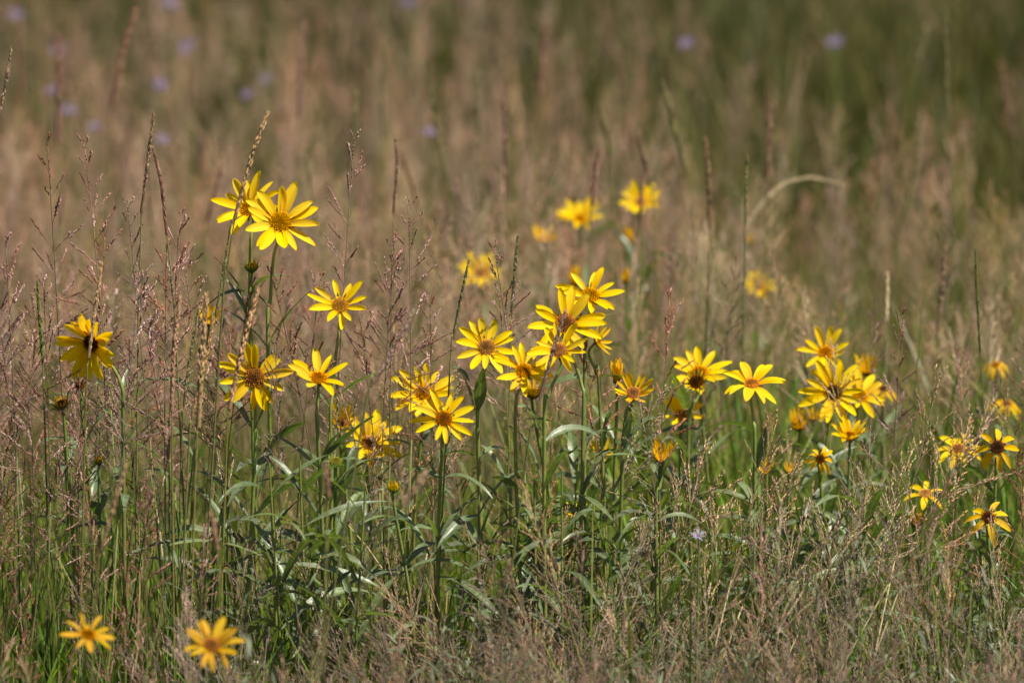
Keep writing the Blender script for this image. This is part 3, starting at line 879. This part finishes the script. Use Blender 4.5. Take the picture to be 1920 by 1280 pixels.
def panicle_mesh(kind, rnd, H=0.6, loose=1.0, stem_from=0.0):
    """open grass panicle on a thin culm; kind 'pink' or 'tan'"""
    mb = MB()
    if kind == 'pink':
        cols = [(.25, .105, .070), (.18, .070, .045), (.56, .36, .33), (.49, .29, .25), (.35, .17, .13), (.31, .14, .095)]
        stemc = (.15, .155, .055)
        branchc = (.28, .17, .12)
    elif kind == 'tan':
        cols = [(.47, .32, .17), (.39, .25, .13), (.56, .41, .24), (.34, .20, .11)]
        stemc = (.34, .26, .14)
        branchc = (.42, .31, .19)
    elif kind == 'grey':
        cols = [(.22, .14, .10), (.31, .21, .15), (.13, .08, .052), (.43, .305, .22)]  # grey-brown dry grass, darkened too: dimness of the lower edge painted in
        stemc = (.28, .22, .14)
        branchc = (.31, .23, .16)
    else:       # mauve-brown
        cols = [(.44, .24, .15), (.52, .305, .20), (.32, .16, .095), (.58, .37, .25)]
        stemc = (.30, .22, .14)
        branchc = (.38, .26, .19)
    bx, by = rnd.uniform(-.05, .05), rnd.uniform(-.05, .05)
    def ax(t):
        return Vector((bx * t * t * H * 1.6, by * t * t * H * 1.6, H * t))
    ts = [stem_from + (1 - stem_from) * i / 9 for i in range(10)]
    mb.tube([ax(t) for t in ts], [.0009 - .0005 * t for t in ts], [mixc(stemc, branchc, max(0, t - .5) * 2) for t in ts], 4)
    nn = rnd.randint(8, 10)
    t0 = rnd.uniform(.70, .78)
    for i in range(nn):
        f = i / (nn - 1)
        t = t0 + (1 - t0) * f * .97
        nb = rnd.choice((2, 3)) if f < .6 else 2
        if f > .9:
            nb = 2
        for j in range(nb):
            az = rnd.uniform(0, 6.28)
            if kind == 'pink':
                L = (.036 * (1 - f) ** .6 + .012) * rnd.uniform(.6, 1.2) * loose
                ang = rnd.uniform(.70, 1.20) * (1 - .5 * f)
                ns = int(L / .0027)
                s0 = rnd.uniform(.2, .5)
            else:
                L = (.060 * (1 - f) ** .8 + .014) * rnd.uniform(.5, 1.15) * loose
                ang = rnd.uniform(.35, 1.0) * (1 - .5 * f)
                ns = int(L / .0055)
                s0 = rnd.uniform(.35, .6)
            d = Vector((math.cos(az) * math.sin(ang), math.sin(az) * math.sin(ang), math.cos(ang)))
            p0 = ax(t)
            sag = rnd.uniform(-.12, .2)
            pa = p0 + d * L * .5
            pb = p0 + d * L + Vector((0, 0, -sag * L))
            mb.tube([p0, pa, pb], [.00035, .0003, .0002], branchc, 3, False)
            cbase = rnd.choice(cols)
            for q in range(max(2, ns)):
                u = s0 + (1 - s0) * (q + .5) / max(2, ns)
                p = p0.lerp(pb, u)
                dd = d + Vector((rnd.uniform(-.35, .35), rnd.uniform(-.35, .35), rnd.uniform(-.2, .35)))
                c = jit(mixc(cbase, rnd.choice(cols), rnd.random() * .6), .25, rnd)
                if kind == 'pink':
                    mb.spindle(p, dd, rnd.uniform(.0038, .0060), rnd.uniform(.0016, .0024), c)
                else:
                    mb.spindle(p, dd, rnd.uniform(.0048, .0080), rnd.uniform(.0013, .0019), c)
    for q in range(14):      # tip
        t = .93 + .07 * q / 13
        c = jit(rnd.choice(cols[:2]), .25, rnd)
        mb.spindle(ax(t), Vector((rnd.uniform(-.3, .3), rnd.uniform(-.3, .3), 1)), .0045, .0014, c)
    return mb


PINK_M = [panicle_mesh('pink', random.Random(100 + i)).mesh('pink_panicle', M_PINK) for i in range(8)]
TAN_M = [panicle_mesh('tan', random.Random(200 + i)).mesh('tan_panicle', M_TAN) for i in range(8)]
GREY_M = [panicle_mesh('grey', random.Random(400 + i), .6, 1.1).mesh('grey_brown_panicle', M_TAN) for i in range(8)]
MAUVE_M = [panicle_mesh('mauve', random.Random(300 + i)).mesh('mauve_panicle', M_TAN) for i in range(6)]

# single panicle grasses that stand out in focus: stem + panicle
def panicle_thing(px, py, D, kind, label, group, lean=0.0, loose=1.0):
    top = P(px, py, D)
    rnd = random.Random(int(px * 13 + py))
    H = top.z
    base = Vector((top.x - lean * H, D, 0))
    t = thing('grass_stalk', base, label, 'grass stalk', group)
    full = panicle_mesh(kind, rnd, H, loose, .62)
    mat = M_PINK if kind == 'pink' else M_TAN
    o = link('panicle', full.mesh('panicle', mat), t)
    mb = MB()
    ex = Vector((full.v[0][0], full.v[0][1], full.v[0][2]))
    mb.tube([Vector((0, 0, 0)), ex * .5, ex * 1.02], [.0013, .0011, .0008], (.15, .16, .055) if kind == 'pink' else (.36, .28, .15), 5)
    s = link('stem', mb.mesh('stem', mat), t)
    t.rotation_euler = (0, math.atan(lean), rnd.uniform(-.2, .2))
    return t


PG = 'pink panicle grasses standing in focus'
for a in [(110, 268, 5.64, 'tall airy pink-brown grass panicle, leftmost of the two tall ones', None, -.02), (205, 268, 5.64, 'tall airy pink-brown grass panicle beside the knobbly dark spike', None, -.03),
          (640, 265, 5.68, 'fine pink grass panicle standing alone right of the tall flower pair', None, .04), (816, 388, 5.64, 'dense dark red grass panicle between the star flower and the blurred flower', None, .06)]:
    panicle_thing(a[0], a[1], a[2], 'pink', a[3], a[4], a[5])
for x, y in [(250, 385), (180, 440), (40, 440), (15, 500), (745, 455), (300, 470), (335, 510), (278, 400), (55, 560), (790, 560), (655, 470), (600, 500), (430, 520), (720, 560), (140, 520), (230, 520), (395, 470), (985, 560), (1010, 470), (1160, 600), (1260, 560), (1905, 880), (545, 520)]:
    where = ('beside the nodding flower' if x < 360 else 'between the tall pair and the broad flower' if x < 560 else 'round the star flower' if x < 900
             else 'behind the crowded cluster' if x < 1300 else 'before the drooping old flowers')
    panicle_thing(x, y, rng.uniform(5.55, 5.80), 'pink', 'fine pink-brown seeding grass stalk ' + where, 'pink seeding grass ' + where, rng.uniform(-.08, .08))
TG = 'tan panicle grasses standing in focus'
for x, y, ln in [(1278, 664, .45), (1733, 700, .18), (1770, 745, .3), (880, 695, .2), (1420, 770, .2), (1500, 830, .35), (1690, 800, .3), (1880, 640, .5), (1330, 880, .3), (1610, 870, .4), (1460, 900, -.2), (1560, 930, .2), (1200, 930, .3), (1040, 900, .4), (1390, 940, .1), (1640, 930, .1), (1350, 820, .3)]:
    where = ('below the crowded cluster' if x < 1300 else 'below the drooping-petalled flower' if x < 1480 else 'below the large dark-centred flower' if x < 1660 else 'beside the drooping old flowers')
    panicle_thing(x, y, rng.uniform(5.50, 5.72), 'tan', 'thin leaning tan seeding grass stalk ' + where, 'tan seeding grass ' + where, ln, 1.1)

# ------------------------------------------------------------------ grass masses (nobody could count them)
def tuft_mesh(rnd, nb, h, w, cols, spread, bend, segs=5):
    mb = MB()
    for i in range(nb):
        a = rnd.uniform(0, 6.28)
        r = spread * math.sqrt(rnd.random())
        p = Vector((math.cos(a) * r, math.sin(a) * r, 0))
        H = h * rnd.uniform(.55, 1.1)
        da = rnd.uniform(0, 6.28)
        d = Vector((math.cos(da), math.sin(da), 0))
        b = bend * rnd.uniform(.1, 1.2) * H
        sd = rnd.uniform(0, 6.28)
        side = Vector((math.cos(sd), math.sin(sd), 0))
        tip = rnd.uniform(.8, 1.0)
        pts = [p + d * b * (t ** 2.2) + Vector((0, 0, H * (t - (1 - tip) * t * t * 1.2))) for t in [j / segs for j in range(segs + 1)]]
        ww = w * rnd.uniform(.6, 1.3)
        wd = [ww * (.75 + .25 * min(1, 3 * t)) * (1 - t ** 2.5) + .0003 for t in [j / segs for j in range(segs + 1)]]
        c = jit(rnd.choice(cols), .3, rnd)
        dry = rnd.random()
        tipc = mixc(c, (.33, .25, .12), .7) if dry < .45 else c
        cs = [mixc(c, tipc, max(0, (j / segs - .55) * 2.2)) for j in range(segs + 1)]
        mb.blade(pts, wd, side, cs)
    return mb.mesh('grass_tuft', M_BLADE)


GREEN = [(.125, .215, .016), (.16, .24, .022), (.09, .175, .014), (.18, .22, .028), (.10, .165, .022)]
OLIVE = [(.14, .175, .022), (.115, .165, .016), (.175, .175, .03), (.095, .14, .014)]
DRY = [(.34, .25, .13), (.28, .20, .10), (.38, .29, .17), (.24, .16, .09)]
DARKG = [(.048, .060, .008), (.060, .070, .010), (.040, .050, .007), (.068, .066, .013)]


def herb_mesh(rnd):
    mb = MB()
    g = [(.12, .14, .085), (.095, .12, .06), (.15, .16, .10), (.075, .10, .04)]
    for s in range(5):
        a = rnd.uniform(0, 6.28); r = rnd.uniform(0, .03)
        p0 = Vector((math.cos(a) * r, math.sin(a) * r, 0))
        H = rnd.uniform(.18, .32)
        d = Vector((rnd.uniform(-.3, .3), rnd.uniform(-.3, .3), 1)).normalized()
        mb.tube([p0, p0 + d * H * .5, p0 + d * H], [.0009, .0008, .0004], (.2, .16, .1), 3, False)
        for i in range(22):
            t = .25 + .75 * i / 21
            q = p0 + d * H * t
            th = rnd.uniform(0, 6.28)
            e = rnd.uniform(.1, .9)
            dd = Vector((math.cos(th) * math.cos(e), math.sin(th) * math.cos(e), math.sin(e)))
            L = rnd.uniform(.012, .026)
            sd = dd.cross(Vector((0, 0, 1))); sd.normalize()
            mb.blade([q, q + dd * L * .5 + Vector((0, 0, .001)), q + dd * L - Vector((0, 0, .003))], [.0012, .0028, .0003], sd, jit(rnd.choice(g), .25, rnd))
    return mb.mesh('herb_sprig', M_HERB)


def proto_collection(name, meshes):
    c = bpy.data.collections.new(name)
    for i, m in enumerate(meshes):
        o = bpy.data.objects.new('%s_%02d' % (name, i), m)
        c.objects.link(o)
    return c


def scatter(name, label, coll, pos, rot, scl):
    n = len(pos)
    me = bpy.data.meshes.new(name)
    me.vertices.add(n)
    me.vertices.foreach_set('co', np.asarray(pos, dtype=np.float32).ravel())
    a = me.attributes.new('rot', 'FLOAT_VECTOR', 'POINT'); a.data.foreach_set('vector', np.asarray(rot, dtype=np.float32).ravel())
    a = me.attributes.new('scl', 'FLOAT', 'POINT'); a.data.foreach_set('value', np.asarray(scl, dtype=np.float32))
    a = me.attributes.new('idx', 'INT', 'POINT'); a.data.foreach_set('value', nrng.integers(0, len(coll.objects), n).astype(np.int32))
    ob = link(name, me)
    ob['kind'] = 'stuff'
    ob['label'] = label
    ng = bpy.data.node_groups.new(name, 'GeometryNodeTree')
    ng.interface.new_socket('Geometry', in_out='INPUT', socket_type='NodeSocketGeometry')
    ng.interface.new_socket('Geometry', in_out='OUTPUT', socket_type='NodeSocketGeometry')
    nd, lk = ng.nodes, ng.links
    gi, go = nd.new('NodeGroupInput'), nd.new('NodeGroupOutput')
    ci = nd.new('GeometryNodeCollectionInfo')
    ci.inputs['Collection'].default_value = coll
    ci.inputs['Separate Children'].default_value = True
    ci.inputs['Reset Children'].default_value = True
    ip = nd.new('GeometryNodeInstanceOnPoints')
    ip.inputs['Pick Instance'].default_value = True
    def attr(nm, ty):
        q = nd.new('GeometryNodeInputNamedAttribute'); q.data_type = ty
        q.inputs['Name'].default_value = nm
        return next(s for s in q.outputs if s.enabled and s.name == 'Attribute')
    e2r = nd.new('FunctionNodeEulerToRotation')
    lk.new(attr('rot', 'FLOAT_VECTOR'), e2r.inputs[0])
    lk.new(gi.outputs[0], ip.inputs['Points'])
    lk.new(ci.outputs[0], ip.inputs['Instance'])
    lk.new(attr('idx', 'INT'), ip.inputs['Instance Index'])
    lk.new(e2r.outputs[0], ip.inputs['Rotation'])
    lk.new(attr('scl', 'FLOAT'), ip.inputs['Scale'])
    lk.new(ip.outputs[0], go.inputs[0])
    md = ob.modifiers.new('scatter', 'NODES')
    md.node_group = ng
    return ob


def field(y0, y1, dens, fn, margin=.55):
    """random ground points with acceptance fn(x, y) in 0..1 -> returns arrays"""
    wmax = .09 * y1 + margin
    n = int((y1 - y0) * 2 * wmax * dens)
    x = nrng.uniform(-wmax, wmax, n)
    y = nrng.uniform(y0, y1, n)
    ok = (np.abs(x) < .09 * y + margin)
    ok &= nrng.random(n) < fn(x, y)
    return x[ok], y[ok]


def patch(x, y, s, ph):
    """smooth natural patchiness 0..1"""
    return .5 + .25 * np.sin(x * s + ph) * np.cos(y * s * .7 + ph * 1.7) + .25 * np.sin(x * s * 2.3 - y * s * 1.1 + ph * 3)


def sm(a, b, v):
    t = np.clip((v - a) / (b - a), 0, 1)
    return t * t * (3 - 2 * t)


def place(name, label, coll, x, y, tilt, scale, tiltdir=None):
    n = len(x)
    pos = np.stack([x, y, np.full(n, -.02)], 1)
    tl = np.abs(nrng.normal(0, 1, n)) * tilt if np.isscalar(tilt) else tilt
    ta = nrng.uniform(0, 2 * np.pi, n) if tiltdir is None else nrng.normal(tiltdir[0], tiltdir[1], n)
    # lean direction as rotation about x and y, free spin first
    rot = np.stack([-np.sin(ta) * tl, np.cos(ta) * tl, nrng.uniform(0, 6.28, n)], 1)
    return scatter(name, label, coll, pos, rot, scale)


r_ = random.Random(5)
C_GREEN = proto_collection('green_tuft', [tuft_mesh(r_, 12, .36, .0036, GREEN, .035, .28) for _ in range(8)])
C_OLIVE = proto_collection('olive_tuft', [tuft_mesh(r_, 12, .42, .0042, OLIVE, .05, .3) for _ in range(6)])
C_DARK = proto_collection('dark_tuft', [tuft_mesh(r_, 14, .45, .006, DARKG, .07, .35) for _ in range(6)])
C_DRY = proto_collection('dry_tuft', [tuft_mesh(r_, 9, .40, .0020, DRY, .05, .35) for _ in range(6)])
C_PINK = proto_collection('pink_grass', PINK_M)
C_TAN = proto_collection('tan_grass', TAN_M)
C_GREY = proto_collection('grey_brown_grass', GREY_M)
C_MAUVE = proto_collection('mauve_grass', MAUVE_M)
C_HERB = proto_collection('herb', [herb_mesh(r_) for _ in range(6)])

# near green blades
x, y = field(4.4, 6.6, 520, lambda x, y: np.where(x < -.2, .98, np.where(y < 5.6, .38, .66)) * (.55 + .45 * patch(x, y, 6, 1)))
h = np.where(y < 5.5, .66 + .28 * sm(4.6, 5.5, y), 1.0 + .28 * sm(5.8, 6.1, y) * sm(-.2, .2, x))
h = h * nrng.uniform(.75, 1.12, len(x))
place('green_grass', 'fine green grass blades round the flower stems', C_GREEN, x, y, .17, h)
# middle distance olive
x, y = field(6.1, 9.4, 260, lambda x, y: (.45 + .55 * patch(x, y, 4, 2)) * (.6 + .4 * sm(-.2, .4, x)))
place('olive_grass', 'olive grass blades behind the flowers', C_OLIVE, x, y, .14, nrng.uniform(.65, 1.0, len(x)) * (.72 + .28 * sm(6.3, 7.0, y)))
# far dark green, starting nearer on the right
x, y = field(7.6, 19, 110, lambda x, y: sm(0, 1.2, y - (8.9 - 1.1 * sm(-.1, .7, x))), .9)
place('far_green_grass', 'dark green grass at the back of the meadow', C_DARK, x, y, .14, nrng.uniform(.75, 1.15, len(x)))
# dry blades everywhere
x, y = field(4.5, 9.5, 120, lambda x, y: .35 + .65 * patch(x, y, 5, 4))
h = np.where(y < 5.5, .62, .95) * nrng.uniform(.7, 1.1, len(x))
place('dry_grass', 'thin dry tan grass blades through the meadow', C_DRY, x, y, .22, h)
# pink panicles, thick on the left, thinner elsewhere
x, y = field(5.3, 6.15, 430, lambda x, y: np.clip(.95 * (1 - sm(-.42, -.20, x)) + .07, 0, 1) * (.5 + .5 * patch(x, y, 7, 3)))
h = np.where(x < -.18, nrng.uniform(.60, .92, len(x)), nrng.uniform(.62, .90, len(x)))
h = np.where(y < 5.5, h * .78, h)
place('pink_grass', 'pink-brown flowering grass thick beside the nodding flower', C_PINK, x, y, .07, h)
# low pink/mauve veil in front
x, y = field(4.9, 5.4, 330, lambda x, y: (.35 + .65 * sm(-.42, -.2, x)) * (1 - .65 * sm(.0, .4, x)) * (.45 + .55 * patch(x, y, 9, 6)))
place('mauve_grass', 'low mauve-brown grass heads in the front of the meadow', C_MAUVE, x, y, .45, nrng.uniform(.38, .60, len(x)))
# lodged grey-brown tangle in front, tan on its far side
x, y = field(5.0, 5.66, 3200, lambda x, y: sm(-.36, -.06, x) * (1 - .6 * sm(5.4, 5.6, y)) * (.5 + .5 * patch(x, y, 8, 8)))
place('grey_brown_tangle', 'tangled dry grey-brown grass leaning over in the front', C_GREY, x, y, np.clip(np.abs(nrng.normal(.88, .28, len(x))), 0, 1.25), nrng.uniform(.42, .70, len(x)) * (.74 + .26 * sm(5.0, 5.25, y)))
x, y = field(5.25, 5.80, 340, lambda x, y: (.10 + .90 * sm(-.02, .22, x)) * (.4 + .6 * patch(x, y, 10, 2)))
place('tan_tangle', 'tangled dry tan grass round the lower flower stems', C_TAN, x, y, np.clip(np.abs(nrng.normal(.5, .28, len(x))), 0, 1.1), nrng.uniform(.50, .76, len(x)) * (1 - .16 * sm(.3, .42, x)))
# sparse upright panicles through and just behind the flowers
x, y = field(5.55, 6.6, 75, lambda x, y: .3 + .7 * patch(x, y, 8, 5))
place('thin_tan_grass', 'thin upright tan grass among the flowers', C_TAN, x, y, .22, nrng.uniform(.62, .86, len(x)))
x, y = field(5.75, 6.7, 45, lambda x, y: .3 + .7 * patch(x, y, 7, 15))
place('thin_pink_grass', 'thin upright pink-brown grass just behind the flowers', C_PINK, x, y, .10, nrng.uniform(.70, .95, len(x)))
# grey-green herb under the tangle
x, y = field(4.8, 5.75, 300, lambda x, y: sm(-.35, .1, x) * .9)
place('grey_herb', 'small grey-green herb leaves under the dry tangle', C_HERB, x, y, .2, nrng.uniform(.8, 1.15, len(x)))
# middle and far brown panicle haze
x, y = field(6.45, 10.2, 310, lambda x, y: np.clip(patch(x, y, 4.2, 5) * 1.7 - .25, .04, 1) * (1 - .62 * sm(-.05, .5, x)) * (1 - .7 * sm(8.2, 9.8, y)) * (1 - .85 * sm(7.4, 8.8, y) * sm(-.25, .4, x)))
place('brown_meadow_grass', 'brown seeding grass behind the flowers', C_MAUVE, x, y, .30, nrng.uniform(.60, .92, len(x)))
x, y = field(6.4, 9.6, 170, lambda x, y: np.clip(patch(x, y, 5.5, 9) * 1.7 - .3, .05, 1) * (1 - .9 * sm(7.4, 8.8, y) * sm(-.25, .4, x)))
place('tan_meadow_grass', 'tan seeding grass behind the flowers', C_TAN, x, y, .40, nrng.uniform(.60, .90, len(x)))
x, y = field(9.0, 15, 60, lambda x, y: .15 + .85 * patch(x, y, 3, 7) * (1 - sm(-.3, .5, x)), .9)
place('far_brown_grass', 'scattered brown seed heads in the far green grass', C_MAUVE, x, y, .16, nrng.uniform(.75, .98, len(x)))
